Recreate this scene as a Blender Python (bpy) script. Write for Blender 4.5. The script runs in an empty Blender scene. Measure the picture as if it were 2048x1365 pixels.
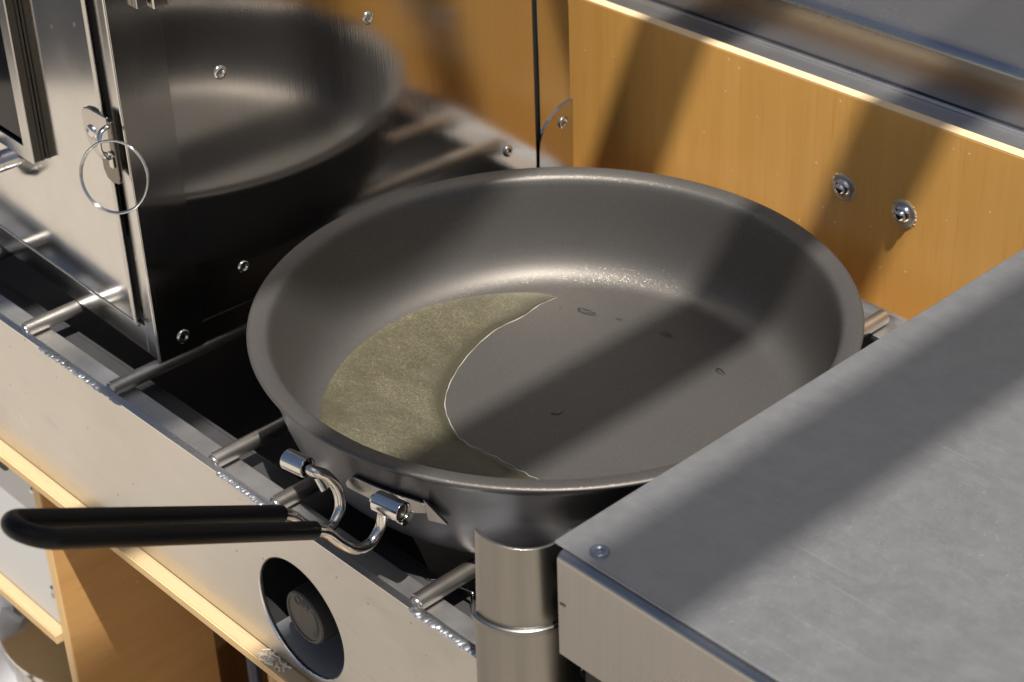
import bpy, bmesh, math, random
from mathutils import Vector, Matrix
random.seed(7)
sc = bpy.context.scene
COL = sc.collection
PI = math.pi

# ------------------------------------------------------------------ camera
cam_d = bpy.data.cameras.new('camera')
cam = bpy.data.objects.new('camera', cam_d); COL.objects.link(cam); sc.camera = cam
CR = Vector((0.68478, 0.72800, -0.03320)); CU = Vector((-0.36669, 0.38357, 0.84759)); CF = Vector((-0.62978, 0.56824, -0.52961))
CP = Vector((0.577486, -0.547318, 0.481818))
cam.matrix_world = Matrix(((CR.x, CU.x, -CF.x, CP.x), (CR.y, CU.y, -CF.y, CP.y), (CR.z, CU.z, -CF.z, CP.z), (0, 0, 0, 1)))
cam_d.sensor_width = 36; cam_d.lens = 3804.456 / 2048 * 36
cam_d.shift_x = (1024 - 1029.8) / 2048; cam_d.shift_y = (666.5 - 682.5) / 2048
cam_d.clip_start = 0.02; cam_d.clip_end = 2000
cam_d.dof.use_dof = True; cam_d.dof.focus_distance = 0.90; cam_d.dof.aperture_fstop = 18

# ------------------------------------------------------------------ sky, sun, exposure
SUN = Vector((0.37, -0.23, 1.0)).normalized()
w = bpy.data.worlds.new('World'); sc.world = w; w.use_nodes = True
nt = w.node_tree; nt.nodes.clear()
sky = nt.nodes.new('ShaderNodeTexSky'); sky.sky_type = 'NISHITA'; sky.sun_disc = False
sky.sun_elevation = math.asin(SUN.z); sky.sun_rotation = math.atan2(SUN.x, SUN.y)
sky.dust_density = 2.2
bg = nt.nodes.new('ShaderNodeBackground'); bg.inputs['Strength'].default_value = 0.050
wo = nt.nodes.new('ShaderNodeOutputWorld')
nt.links.new(sky.outputs[0], bg.inputs[0]); nt.links.new(bg.outputs[0], wo.inputs[0])
sd = bpy.data.lights.new('sun', 'SUN'); sd.energy = 5.0; sd.angle = math.radians(0.53); sd.color = (1.0, 0.955, 0.89)
sun = bpy.data.objects.new('sun', sd); COL.objects.link(sun)
sun.rotation_euler = SUN.to_track_quat('Z', 'Y').to_euler(); sun.location = (1.5, -1, 4)
vs = sc.view_settings
vs.view_transform = 'Standard'; vs.look = 'None'; vs.gamma = 1; vs.use_curve_mapping = False; vs.exposure = 0.58

# ------------------------------------------------------------------ materials
def mat(name):
    m = bpy.data.materials.new(name); m.use_nodes = True
    t = m.node_tree; b = t.nodes['Principled BSDF']
    return m, t, b
def N(t, typ, **kw):
    n = t.nodes.new(typ)
    for k, v in kw.items():
        if k in n.inputs: n.inputs[k].default_value = v
        else: setattr(n, k, v)
    return n
def ramp(t, src, stops):
    r = t.nodes.new('ShaderNodeValToRGB')
    while len(r.color_ramp.elements) < len(stops): r.color_ramp.elements.new(0.5)
    for e, (p, c) in zip(r.color_ramp.elements, stops):
        e.position = p; e.color = (c if len(c) == 4 else (*c, 1)) if isinstance(c, tuple) else (c, c, c, 1)
    t.links.new(src, r.inputs[0]); return r.outputs[0]
def coords(t, scale=(1, 1, 1), rot=(0, 0, 0)):
    tc = t.nodes.new('ShaderNodeTexCoord'); mp = t.nodes.new('ShaderNodeMapping')
    mp.inputs['Scale'].default_value = scale; mp.inputs['Rotation'].default_value = rot
    t.links.new(tc.outputs['Object'], mp.inputs[0]); return mp.outputs[0]
def noise(t, vec, scale=5, detail=4, rough=0.55):
    n = N(t, 'ShaderNodeTexNoise', Scale=scale, Detail=detail, Roughness=rough); t.links.new(vec, n.inputs['Vector']); return n
def bump(t, b, height, strength, dist=0.001, prev=None):
    n = N(t, 'ShaderNodeBump', Strength=strength, Distance=dist); t.links.new(height, n.inputs['Height'])
    if prev: t.links.new(prev, n.inputs['Normal'])
    t.links.new(n.outputs[0], b.inputs['Normal']); return n.outputs[0]
def mixc(t, fac, a, b2, mode='MIX'):
    n = t.nodes.new('ShaderNodeMix'); n.data_type = 'RGBA'; n.blend_type = mode
    for i, v in ((0, fac), (6, a), (7, b2)):
        if hasattr(v, 'is_linked') or isinstance(v, bpy.types.NodeSocket): t.links.new(v, n.inputs[i])
        else: n.inputs[i].default_value = v if not isinstance(v, tuple) else ((*v, 1) if len(v) == 3 else v)
    return n.outputs[2]

def brushed(name, col, rough, grain=(900, 900, 12), gstr=0.08, smudge=0.10, spots=False, dust=0.0, metallic=1.0, wavy=0.0):
    """metal sheet: directional grain, uneven roughness from handling, optional water spots and settled dust"""
    m, t, b = mat(name)
    b.inputs['Metallic'].default_value = metallic
    c1 = coords(t); cg = coords(t, grain)
    ng = noise(t, cg, 1, 3, 0.6); ns = noise(t, c1, 14, 5, 0.6); nf = noise(t, c1, 90, 3)
    r = N(t, 'ShaderNodeMapRange'); r.inputs['To Min'].default_value = max(0.02, rough - smudge * 0.6); r.inputs['To Max'].default_value = rough + smudge
    r.inputs['From Min'].default_value = 0.3; r.inputs['From Max'].default_value = 0.7
    t.links.new(ns.outputs[0], r.inputs[0]); ro = r.outputs[0]
    base = mixc(t, ng.outputs[0], tuple(c * 0.9 for c in col), tuple(min(1, c * 1.08) for c in col))
    if spots:
        v = N(t, 'ShaderNodeTexVoronoi', Scale=55.0); wob = mixc(t, 0.03, c1, nf.outputs['Color']); t.links.new(wob, v.inputs['Vector'])
        sp = ramp(t, v.outputs['Distance'], [(0.0, 1.0), (0.10, 1.0), (0.16, 0.0)])
        gate = ramp(t, noise(t, c1, 9, 2).outputs[0], [(0.50, 0.0), (0.60, 1.0)])
        mk = mixc(t, 1.0, sp, gate, 'MULTIPLY')
        base = mixc(t, mk, base, tuple(c * 0.70 for c in col))
        add = N(t, 'ShaderNodeMath', operation='MULTIPLY_ADD'); t.links.new(mk, add.inputs[0]); add.inputs[1].default_value = 0.18
        t.links.new(ro, add.inputs[2]); ro = add.outputs[0]
    t.links.new(base, b.inputs['Base Color']); t.links.new(ro, b.inputs['Roughness'])
    nb = bump(t, b, ng.outputs[0], gstr, 0.0004)
    if wavy: nb = bump(t, b, noise(t, c1, 7, 1).outputs[0], wavy, 0.004, nb)
    if dust:
        vd = N(t, 'ShaderNodeTexVoronoi', Scale=420.0); t.links.new(c1, vd.inputs['Vector'])
        dots = ramp(t, vd.outputs['Distance'], [(0.0, 1.0), (0.09, 1.0), (0.15, 0.0)])
        sel = ramp(t, vd.outputs['Color'], [(0.62, 0.0), (0.66, 1.0)])
        pat = ramp(t, noise(t, c1, 18, 4).outputs[0], [(0.40, 0.15), (0.65, 1.0)])
        fm = mixc(t, 1.0, mixc(t, 1.0, dots, sel, 'MULTIPLY'), pat, 'MULTIPLY')
        film = N(t, 'ShaderNodeMath', operation='MULTIPLY'); t.links.new(pat, film.inputs[0]); film.inputs[1].default_value = dust * 0.35
        mx = N(t, 'ShaderNodeMath', operation='MAXIMUM'); t.links.new(film.outputs[0], mx.inputs[0])
        f2 = N(t, 'ShaderNodeMath', operation='MULTIPLY'); t.links.new(fm, f2.inputs[0]); f2.inputs[1].default_value = min(1, dust * 3)
        t.links.new(f2.outputs[0], mx.inputs[1])
        d = N(t, 'ShaderNodeBsdfDiffuse'); d.inputs[0].default_value = (0.42, 0.37, 0.30, 1)
        ms = t.nodes.new('ShaderNodeMixShader'); t.links.new(mx.outputs[0], ms.inputs[0]); t.links.new(b.outputs[0], ms.inputs[1]); t.links.new(d.outputs[0], ms.inputs[2])
        t.links.new(ms.outputs[0], t.nodes['Material Output'].inputs[0])
    return m
def worktop(name):
    """used steel top: brushed, mottled, specked with crumbs and fine scratches"""
    m, t, b = mat(name); c = coords(t)
    g = noise(t, coords(t, (40, 1100, 500)), 1, 3); mo = noise(t, c, 95, 8, 0.7); big = noise(t, c, 11, 4)
    base = mixc(t, ramp(t, mo.outputs[0], [(0.36, 0.0), (0.62, 1.0)]), (0.315, 0.318, 0.326), (0.385, 0.388, 0.396))
    base = mixc(t, 0.35, base, mixc(t, g.outputs[0], (0.27, 0.27, 0.28), (0.44, 0.44, 0.45)))
    t.links.new(base, b.inputs['Base Color']); b.inputs['Metallic'].default_value = 1.0
    t.links.new(ramp(t, mo.outputs[0], [(0.3, 0.43), (0.7, 0.49)]), b.inputs['Roughness'])
    sc1 = None
    for k, (rot, scl) in enumerate(((0.5, 260), (-0.9, 190), (1.3, 230))):
        w = N(t, 'ShaderNodeTexNoise', Scale=1.0, Detail=1.0); t.links.new(coords(t, (5, scl * 4, 5), (0, 0, rot)), w.inputs['Vector'])
        q = ramp(t, w.outputs[0], [(0.75, 0.0), (0.77, 1.0)])
        sc1 = q if sc1 is None else mixc(t, 1.0, sc1, q, 'ADD')
    nb = bump(t, b, g.outputs[0], 0.05, 0.0004)
    tot = None
    for scale, rad, lo in ((170, 0.042, 0.70), (430, 0.095, 0.72), (900, 0.17, 0.72)):
        v = N(t, 'ShaderNodeTexVoronoi', Scale=float(scale)); t.links.new(c, v.inputs['Vector'])
        q = mixc(t, 1.0, ramp(t, v.outputs['Distance'], [(rad, 1.0), (rad * 1.5, 0.0)]), ramp(t, v.outputs['Color'], [(lo, 0.0), (lo + 0.03, 1.0)]), 'MULTIPLY')
        tot = q if tot is None else mixc(t, 1.0, tot, q, 'ADD')
    pat = ramp(t, big.outputs[0], [(0.36, 0.35), (0.62, 0.85)])
    sp = mixc(t, 1.0, mixc(t, 1.0, tot, pat, 'MULTIPLY'), (0.5, 0.5, 0.5), 'MULTIPLY')
    sp = mixc(t, 1.0, sp, mixc(t, 1.0, sc1, (0.18, 0.18, 0.18), 'MULTIPLY'), 'ADD')
    film = ramp(t, big.outputs[0], [(0.3, 0.074), (0.7, 0.092)])
    fac = mixc(t, 1.0, sp, film, 'LIGHTEN')
    d = N(t, 'ShaderNodeBsdfDiffuse'); d.inputs[0].default_value = (0.47, 0.465, 0.46, 1)
    ms = t.nodes.new('ShaderNodeMixShader'); t.links.new(fac, ms.inputs[0]); t.links.new(b.outputs[0], ms.inputs[1]); t.links.new(d.outputs[0], ms.inputs[2])
    t.links.new(ms.outputs[0], t.nodes['Material Output'].inputs[0]); return m
def rail(name):
    """satin front plate with grey rubbed streaks and faint stains"""
    m, t, b = mat(name); c = coords(t)
    st = noise(t, coords(t, (14, 14, 40), (0, 0.6, 0)), 2.2, 6, 0.7); bl = noise(t, c, 9, 3); fine = noise(t, coords(t, (60, 400, 400)), 1, 3)
    base = mixc(t, bl.outputs[0], (0.53, 0.515, 0.49), (0.60, 0.59, 0.57))
    base = mixc(t, mixc(t, 1.0, ramp(t, st.outputs[0], [(0.58, 0.0), (0.70, 0.55)]), ramp(t, bl.outputs[0], [(0.45, 0.0), (0.6, 1.0)]), 'MULTIPLY'), base, (0.36, 0.36, 0.37))
    v = N(t, 'ShaderNodeTexVoronoi', Scale=95.0); t.links.new(c, v.inputs['Vector'])
    fl_ = mixc(t, 1.0, ramp(t, v.outputs['Distance'], [(0.05, 1.0), (0.09, 0.0)]), ramp(t, v.outputs['Color'], [(0.68, 0.0), (0.72, 0.7)]), 'MULTIPLY')
    base = mixc(t, fl_, base, (0.22, 0.21, 0.20))
    t.links.new(base, b.inputs['Base Color']); b.inputs['Metallic'].default_value = 1.0
    t.links.new(ramp(t, st.outputs[0], [(0.3, 0.26), (0.75, 0.40)]), b.inputs['Roughness'])
    nb = bump(t, b, fine.outputs[0], 0.03, 0.0004); bump(t, b, noise(t, c, 7, 1).outputs[0], 0.05, 0.004, nb); return m
def plain(name, col, rough=0.5, metallic=0.0, vary=0.15, bstr=0.05, bscale=200, spec=0.5):
    m, t, b = mat(name)
    c = coords(t); n = noise(t, c, 40, 4); n2 = noise(t, c, bscale, 3)
    t.links.new(mixc(t, n.outputs[0], tuple(x * (1 - vary) for x in col), tuple(min(1, x * (1 + vary)) for x in col)), b.inputs['Base Color'])
    b.inputs['Roughness'].default_value = rough; b.inputs['Metallic'].default_value = metallic
    b.inputs['Specular IOR Level'].default_value = spec
    bump(t, b, n2.outputs[0], bstr, 0.0005)
    return m
def wood(name, light, dark, grain=(60, 60, 3), rough=0.38, gb=0.06, coat=0.0):
    m, t, b = mat(name)
    c = coords(t, grain); c1 = coords(t)
    n = noise(t, c, 2.2, 6, 0.6); fine = noise(t, coords(t, tuple(g * 9 for g in grain)), 1.0, 3); big = noise(t, c1, 5, 3)
    k = ramp(t, n.outputs[0], [(0.3, dark), (0.5, tuple((a + d) / 2 for a, d in zip(light, dark))), (0.68, light)])
    k = mixc(t, 0.35, k, mixc(t, big.outputs[0], dark, light))
    fl = ramp(t, fine.outputs[0], [(0.30, tuple(x * 0.72 for x in dark)), (0.42, (1, 1, 1))])
    k = mixc(t, 0.14, k, fl, 'MULTIPLY')
    # little pale nicks in the varnish
    v = N(t, 'ShaderNodeTexVoronoi', Scale=120.0); t.links.new(c1, v.inputs['Vector'])
    nick = mixc(t, 1.0, ramp(t, v.outputs['Distance'], [(0, 1.0), (0.05, 1.0), (0.09, 0.0)]), ramp(t, v.outputs['Color'], [(0.66, 0.0), (0.70, 1.0)]), 'MULTIPLY')
    k = mixc(t, nick, k, (0.85, 0.68, 0.42))
    t.links.new(k, b.inputs['Base Color']); b.inputs['Roughness'].default_value = rough
    b.inputs['Coat Weight'].default_value = coat; b.inputs['Coat Roughness'].default_value = 0.25
    bump(t, b, fine.outputs[0], gb, 0.0005)
    return m
def ply_edge(name, a, d, axis=2, scale=900):
    m, t, b = mat(name)
    s = [6, 6, 6]; s[axis] = scale
    wv = N(t, 'ShaderNodeTexWave', Scale=1.0, Distortion=1.2, Detail=2.0); wv.bands_direction = 'XYZ'[axis]
    t.links.new(coords(t, tuple(s)), wv.inputs['Vector'])
    n = noise(t, coords(t, (90, 90, 90)), 2, 4)
    k = mixc(t, 0.4, mixc(t, wv.outputs['Fac'], d, a), mixc(t, n.outputs[0], d, a))
    t.links.new(k, b.inputs['Base Color']); b.inputs['Roughness'].default_value = 0.6
    bump(t, b, wv.outputs['Fac'], 0.15, 0.0006)
    return m

STEEL = (0.60, 0.585, 0.56)
M = {}
M['oven_side'] = brushed('oven_side_steel', (0.62, 0.60, 0.575), 0.085, (1400, 1400, 10), 0.06, 0.02, dust=0.012)
M['oven_flange'] = brushed('oven_flange_steel', (0.50, 0.485, 0.465), 0.13, (1400, 1400, 14), 0.10, 0.07, dust=0.02)
M['oven_front'] = brushed('oven_front_steel', (0.60, 0.595, 0.585), 0.11, (60, 60, 60), 0.02, 0.05, spots=True)
M['oven_frame'] = brushed('oven_frame_steel', (0.58, 0.575, 0.565), 0.18, (200, 200, 200), 0.02, 0.06)
M['plate'] = rail('front_plate_metal')
M['alu'] = brushed('ledge_aluminium', (0.60, 0.60, 0.605), 0.40, (40, 600, 600), 0.08, 0.12, dust=0.40)
M['alu_edge'] = brushed('cut_aluminium', (0.72, 0.72, 0.73), 0.28, (30, 700, 700), 0.10, 0.1)
M['weld'] = brushed('weld_metal', (0.55, 0.56, 0.58), 0.42, (300, 300, 300), 0.12, 0.12)
M['bar'] = brushed('grate_bar_steel', (0.52, 0.49, 0.45), 0.34, (500, 20, 500), 0.10, 0.12, spots=True, dust=0.14)
M['wing'] = worktop('side_table_steel')
M['skirt'] = brushed('skirt_steel', (0.37, 0.362, 0.352), 0.27, (1200, 1200, 14), 0.06, 0.10)
M['post'] = brushed('post_steel', (0.25, 0.242, 0.225), 0.30, (900, 900, 12), 0.04, 0.10)
M['hood_ledge'] = brushed('lid_ledge_steel', (0.62, 0.61, 0.60), 0.38, (20, 900, 900), 0.05, 0.03, dust=0.22)
M['hood'] = brushed('lid_steel', (0.40, 0.40, 0.405), 0.26, (20, 900, 900), 0.05, 0.03, dust=0.03)
M['chrome'] = brushed('bright_steel', (0.66, 0.655, 0.64), 0.10, (200, 200, 200), 0.02, 0.06)
M['wire'] = brushed('handle_wire_steel', (0.60, 0.58, 0.55), 0.14, (200, 200, 200), 0.02, 0.06)
M['bracket'] = brushed('bracket_steel', (0.36, 0.35, 0.34), 0.24, (200, 200, 200), 0.02, 0.08)
M['anod'] = brushed('hard_anodised', (0.085, 0.085, 0.093), 0.36, (30, 30, 900), 0.10, 0.06, metallic=0.75)
M['washer'] = brushed('washer_steel', (0.62, 0.60, 0.57), 0.42, (300, 300, 300), 0.03, 0.08)
M['rubber'] = plain('black_grip', (0.005, 0.005, 0.0055), 0.40, 0, 0.2, 0.03, 400, spec=0.18)
M['black'] = plain('black_gap', (0.008, 0.008, 0.008), 0.6)
M['tray'] = brushed('burner_tray', (0.045, 0.045, 0.048), 0.5, (60, 60, 60), 0.05, 0.1, dust=0.05, metallic=0.3)
M['tube'] = brushed('recess_metal', (0.42, 0.43, 0.45), 0.32, (300, 20, 300), 0.05, 0.1, metallic=0.5)
M['knob'] = plain('knob_plastic', (0.034, 0.032, 0.028), 0.45, 0, 0.2, 0.05, 300)
M['mark'] = plain('dial_print', (0.003, 0.003, 0.003), 0.5)
M['dark_glass'] = plain('dark_glass', (0.004, 0.006, 0.009), 0.05, 0, 0.1, 0.0, spec=0.12)
M['seal'] = brushed('window_seal', (0.07, 0.066, 0.06), 0.30, (300, 300, 30), 0.04, 0.08)
M['dark_steel'] = brushed('dark_hook_steel', (0.20, 0.18, 0.155), 0.28, (300, 300, 60), 0.05, 0.1)
M['blue_rivet'] = plain('zinc_rivet', (0.17, 0.20, 0.26), 0.36, 0.7)
M['panel'] = wood('varnished_plywood', (0.715, 0.385, 0.105), (0.635, 0.32, 0.075), (50, 50, 2.2), 0.36, 0.04, 0.25)
M['panel_edge'] = ply_edge('plywood_panel_edge', (0.74, 0.58, 0.36), (0.60, 0.42, 0.22), 1, 700)
M['ply'] = wood('cabinet_plywood', (0.51, 0.385, 0.225), (0.43, 0.31, 0.165), (4, 40, 40), 0.42, 0.03, 0.1)
M['ply_dark'] = wood('divider_plywood', (0.52, 0.30, 0.115), (0.40, 0.22, 0.075), (40, 3, 25), 0.45, 0.03)
M['plyedge'] = ply_edge('shelf_ply_edge', (0.72, 0.50, 0.25), (0.50, 0.32, 0.14), 2, 1500)
M['plyedge_x'] = ply_edge('divider_ply_edge', (0.74, 0.52, 0.25), (0.55, 0.35, 0.15), 0, 1500)
M['grey_panel'] = plain('grey_laminate', (0.52, 0.53, 0.53), 0.35, 0.0, 0.05, 0.02)
M['paper'] = plain('white_paper', (0.78, 0.78, 0.80), 0.8, 0, 0.06, 0.2, 60)
M['navy'] = plain('navy_handle', (0.012, 0.018, 0.055), 0.35)
M['charcoal'] = plain('charcoal_tin', (0.05, 0.05, 0.055), 0.4, 0.4)
M['spoon'] = wood('spoon_wood', (0.50, 0.34, 0.18), (0.36, 0.22, 0.10), (60, 60, 6), 0.6)
M['slat'] = wood('slat_timber', (0.30, 0.22, 0.14), (0.20, 0.14, 0.08), (20, 2, 20), 0.6)
M['glue'] = plain('dried_glue', (0.75, 0.68, 0.56), 0.5, 0, 0.1, 0.6, 500)

def ground_mat():
    m, t, b = mat('sand'); c = coords(t)
    n = noise(t, c, 0.8, 8, 0.65); n2 = noise(t, c, 60, 4)
    t.links.new(mixc(t, n.outputs[0], (0.345, 0.305, 0.255), (0.46, 0.41, 0.35)), b.inputs['Base Color'])
    b.inputs['Roughness'].default_value = 0.95; bump(t, b, n2.outputs[0], 0.5, 0.01); return m
M['sand'] = ground_mat()

def coating():
    """dark non-stick with fine metal flake"""
    m, t, b = mat('nonstick_coating'); c = coords(t)
    n = noise(t, c, 30, 5)
    t.links.new(mixc(t, n.outputs[0], (0.032, 0.0312, 0.0306), (0.040, 0.0392, 0.0384)), b.inputs['Base Color'])
    b.inputs['Roughness'].default_value = 0.40; b.inputs['Specular IOR Level'].default_value = 0.10
    fb = noise(t, c, 1500, 2); bump(t, b, fb.outputs[0], 0.08, 0.0003)
    def flake(scale, lo, rough, amt, col, f0, f1):
        v = N(t, 'ShaderNodeTexVoronoi', Scale=scale); t.links.new(c, v.inputs['Vector'])
        s = N(t, 'ShaderNodeSeparateColor'); t.links.new(v.outputs['Color'], s.inputs[0])
        f = ramp(t, s.outputs[0], [(lo, f0), (min(0.999, lo + 0.01), f1)])
        sub = N(t, 'ShaderNodeVectorMath', operation='SUBTRACT'); t.links.new(v.outputs['Color'], sub.inputs[0]); sub.inputs[1].default_value = (0.5, 0.5, 0.5)
        scl = N(t, 'ShaderNodeVectorMath', operation='SCALE'); t.links.new(sub.outputs[0], scl.inputs[0]); scl.inputs['Scale'].default_value = amt
        g = t.nodes.new('ShaderNodeNewGeometry'); ad = N(t, 'ShaderNodeVectorMath', operation='ADD')
        t.links.new(g.outputs['Normal'], ad.inputs[0]); t.links.new(scl.outputs[0], ad.inputs[1])
        nr = N(t, 'ShaderNodeVectorMath', operation='NORMALIZE'); t.links.new(ad.outputs[0], nr.inputs[0])
        gl = N(t, 'ShaderNodeBsdfGlossy', Roughness=rough); gl.inputs[0].default_value = (*col, 1); t.links.new(nr.outputs[0], gl.inputs['Normal'])
        return f, gl.outputs[0]
    out = b.outputs[0]
    for args in ((5200, 0.50, 0.54, 0.08, (0.47, 0.425, 0.375), 0.17, 0.21), (5600, 0.965, 0.36, 0.42, (0.62, 0.56, 0.48), 0.0, 0.32)):
        f, g = flake(*args); ms = t.nodes.new('ShaderNodeMixShader')
        t.links.new(f, ms.inputs[0]); t.links.new(out, ms.inputs[1]); t.links.new(g, ms.inputs[2]); out = ms.outputs[0]
    t.links.new(out, t.nodes['Material Output'].inputs[0]); return m
M['coat'] = coating()

def oil_mat(name, cloud, tint, z0=None):
    """thin clear liquid: tinted see-through body, cloudiness with flake glitter painted as pale specks, glossy surface"""
    m, t, b = mat(name); c = coords(t)
    tr = N(t, 'ShaderNodeBsdfTransparent'); tr.inputs[0].default_value = (*tint, 1)
    out = tr.outputs[0]
    if cloud:
        v = N(t, 'ShaderNodeTexVoronoi', Scale=2400.0); t.links.new(c, v.inputs['Vector'])
        sp_ = N(t, 'ShaderNodeSeparateColor'); t.links.new(v.outputs['Color'], sp_.inputs[0])
        fk = ramp(t, sp_.outputs[0], [(0.20, cloud * 0.40), (0.75, cloud * 0.9), (0.97, min(1, cloud * 2.5))])
        big = ramp(t, noise(t, coords(t, (1, 1.6, 1), (0, 0, 0.6)), 26, 4, 0.6).outputs[0], [(0.35, 0.40), (0.65, 1.35)])
        fk = mixc(t, 1.0, fk, big, 'MULTIPLY')
        sx = N(t, 'ShaderNodeSeparateXYZ'); g = t.nodes.new('ShaderNodeNewGeometry'); t.links.new(g.outputs['Position'], sx.inputs[0])
        mr = N(t, 'ShaderNodeMapRange'); mr.inputs['From Min'].default_value = z0 + 0.0008; mr.inputs['From Max'].default_value = z0 + 0.00130
        t.links.new(sx.outputs['Z'], mr.inputs[0]); fk = mixc(t, 1.0, fk, mr.outputs[0], 'MULTIPLY')
        df = N(t, 'ShaderNodeBsdfDiffuse'); df.inputs[0].default_value = (0.66, 0.60, 0.40, 1)
        ms = t.nodes.new('ShaderNodeMixShader'); t.links.new(fk, ms.inputs[0]); t.links.new(out, ms.inputs[1]); t.links.new(df.outputs[0], ms.inputs[2]); out = ms.outputs[0]
    gl = N(t, 'ShaderNodeBsdfGlossy', Roughness=0.09); fr = N(t, 'ShaderNodeFresnel', IOR=1.46 if cloud else 1.75)
    wv = N(t, 'ShaderNodeBump', Strength=0.06, Distance=0.0015); t.links.new(noise(t, c, 60, 2).outputs[0], wv.inputs['Height'])
    t.links.new(wv.outputs[0], gl.inputs['Normal'])
    m2 = t.nodes.new('ShaderNodeMixShader'); t.links.new(fr.outputs[0], m2.inputs[0]); t.links.new(out, m2.inputs[1]); t.links.new(gl.outputs[0], m2.inputs[2])
    t.links.new(m2.outputs[0], t.nodes['Material Output'].inputs[0]); return m
M['oil'] = oil_mat('cooking_oil', 0.078, (0.99, 0.97, 0.80), -0.0580)
M['drop'] = oil_mat('clear_oil_drop', 0.0, (0.99, 0.98, 0.94))
M['edge_highlight'] = plain('oil_edge_highlight', (0.40, 0.385, 0.33), 0.2, 0, 0.1, 0.0)  # pale tone paints the bright line of light along the oil's edge

# ------------------------------------------------------------------ mesh helpers
def obj(name, bm, m, parent=None, smooth=None, bevel=0.0, seg=2, up=False):
    me = bpy.data.meshes.new(name)
    bmesh.ops.recalc_face_normals(bm, faces=bm.faces)
    if up and sum(f.normal.z for f in bm.faces) < 0: bmesh.ops.reverse_faces(bm, faces=bm.faces)
    bm.to_mesh(me); bm.free()
    for x in (m if isinstance(m, (list, tuple)) else [m]): me.materials.append(x)
    o = bpy.data.objects.new(name, me); COL.objects.link(o)
    if parent: o.parent = parent
    if bevel:
        bv = o.modifiers.new('bevel', 'BEVEL'); bv.width = bevel; bv.segments = seg; bv.limit_method = 'ANGLE'; bv.angle_limit = math.radians(40)
        bv.harden_normals = True
    if smooth is not None:
        for pl in me.polygons: pl.use_smooth = True
        me.set_sharp_from_angle(angle=math.radians(smooth))
    elif bevel:
        for pl in me.polygons: pl.use_smooth = True
        me.set_sharp_from_angle(angle=math.radians(30))
    return o
def thing(name, label, cat, loc=(0, 0, 0), group=None):
    o = bpy.data.objects.new(name, None); COL.objects.link(o); o.empty_display_size = 0.02
    tag(o, label, cat, group); return o
def tag(o, label, cat, group=None):
    o['label'] = label; o['category'] = cat
    if group: o['group'] = group
    return o
def box(x0, x1, y0, y1, z0, z1, bm=None):
    bm = bm or bmesh.new()
    v = [bm.verts.new((x, y, z)) for x in (x0, x1) for y in (y0, y1) for z in (z0, z1)]
    for f in ((0, 1, 3, 2), (4, 6, 7, 5), (0, 4, 5, 1), (2, 3, 7, 6), (0, 2, 6, 4), (1, 5, 7, 3)): bm.faces.new([v[i] for i in f])
    return bm
def lathe(profile, n=96, center=(0, 0, 0), axis='Z', bm=None, mats=None, a0=0, a1=2 * PI):
    bm = bm or bmesh.new(); rings = []; cx, cy, cz = center; full = abs(a1 - a0 - 2 * PI) < 1e-6
    cnt = n if full else n + 1
    for r, h in profile:
        if r < 1e-7: rings.append([bm.verts.new({'Z': (cx, cy, cz + h), 'Y': (cx, cy + h, cz), 'X': (cx + h, cy, cz)}[axis])]); continue
        ring = []
        for i in range(cnt):
            a = a0 + (a1 - a0) * i / n; c, s = r * math.cos(a), r * math.sin(a)
            ring.append(bm.verts.new({'Z': (cx + c, cy + s, cz + h), 'Y': (cx + c, cy + h, cz + s), 'X': (cx + h, cy + c, cz + s)}[axis]))
        rings.append(ring)
    for k in range(len(rings) - 1):
        a, b = rings[k], rings[k + 1]; m = (mats[k] if mats else 0)
        for i in range(cnt if full else n):
            j = (i + 1) % cnt
            if len(a) == 1 and len(b) == 1: continue
            if len(a) == 1: f = bm.faces.new((a[0], b[i], b[j]))
            elif len(b) == 1: f = bm.faces.new((a[i], b[0], a[j]))
            else: f = bm.faces.new((a[i], b[i], b[j], a[j]))
            f.material_index = m
    return bm
def smooth_path(pts, n=8, closed=False):
    P = [Vector(p) for p in pts]; out = []; L = len(P)
    for i in range(L if closed else L - 1):
        p0, p1, p2, p3 = (P[(i - 1) % L] if closed or i else P[0]), P[i], P[(i + 1) % L], (P[(i + 2) % L] if closed or i + 2 < L else P[-1])
        for k in range(n):
            u = k / n
            out.append(0.5 * ((2 * p1) + (p2 - p0) * u + (2 * p0 - 5 * p1 + 4 * p2 - p3) * u * u + (3 * p1 - p0 - 3 * p2 + p3) * u ** 3))
    if not closed: out.append(P[-1])
    return out
def tube(path, r, seg=16, closed=False, bm=None, caps=True, flat=1.0):
    bm = bm or bmesh.new(); n = len(path); rings = []
    T = [((path[(i + 1) % n] if closed or i < n - 1 else path[i]) - (path[i - 1] if closed or i else path[i])).normalized() for i in range(n)]
    ref = Vector((0, 0, 1)) if abs(T[0].z) < 0.9 else Vector((1, 0, 0))
    u = T[0].cross(ref).normalized()
    for i in range(n):
        u = (u - T[i] * u.dot(T[i])).normalized(); v = T[i].cross(u)
        rr = r[i] if isinstance(r, (list, tuple)) else r
        rings.append([bm.verts.new(path[i] + rr * (math.cos(2 * PI * k / seg) * u + flat * math.sin(2 * PI * k / seg) * v)) for k in range(seg)])
    for i in range(n if closed else n - 1):
        a, b = rings[i], rings[(i + 1) % n]
        for k in range(seg): bm.faces.new((a[k], a[(k + 1) % seg], b[(k + 1) % seg], b[k]))
    if caps and not closed: bm.faces.new(rings[0][::-1]); bm.faces.new(rings[-1])
    return bm
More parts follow.
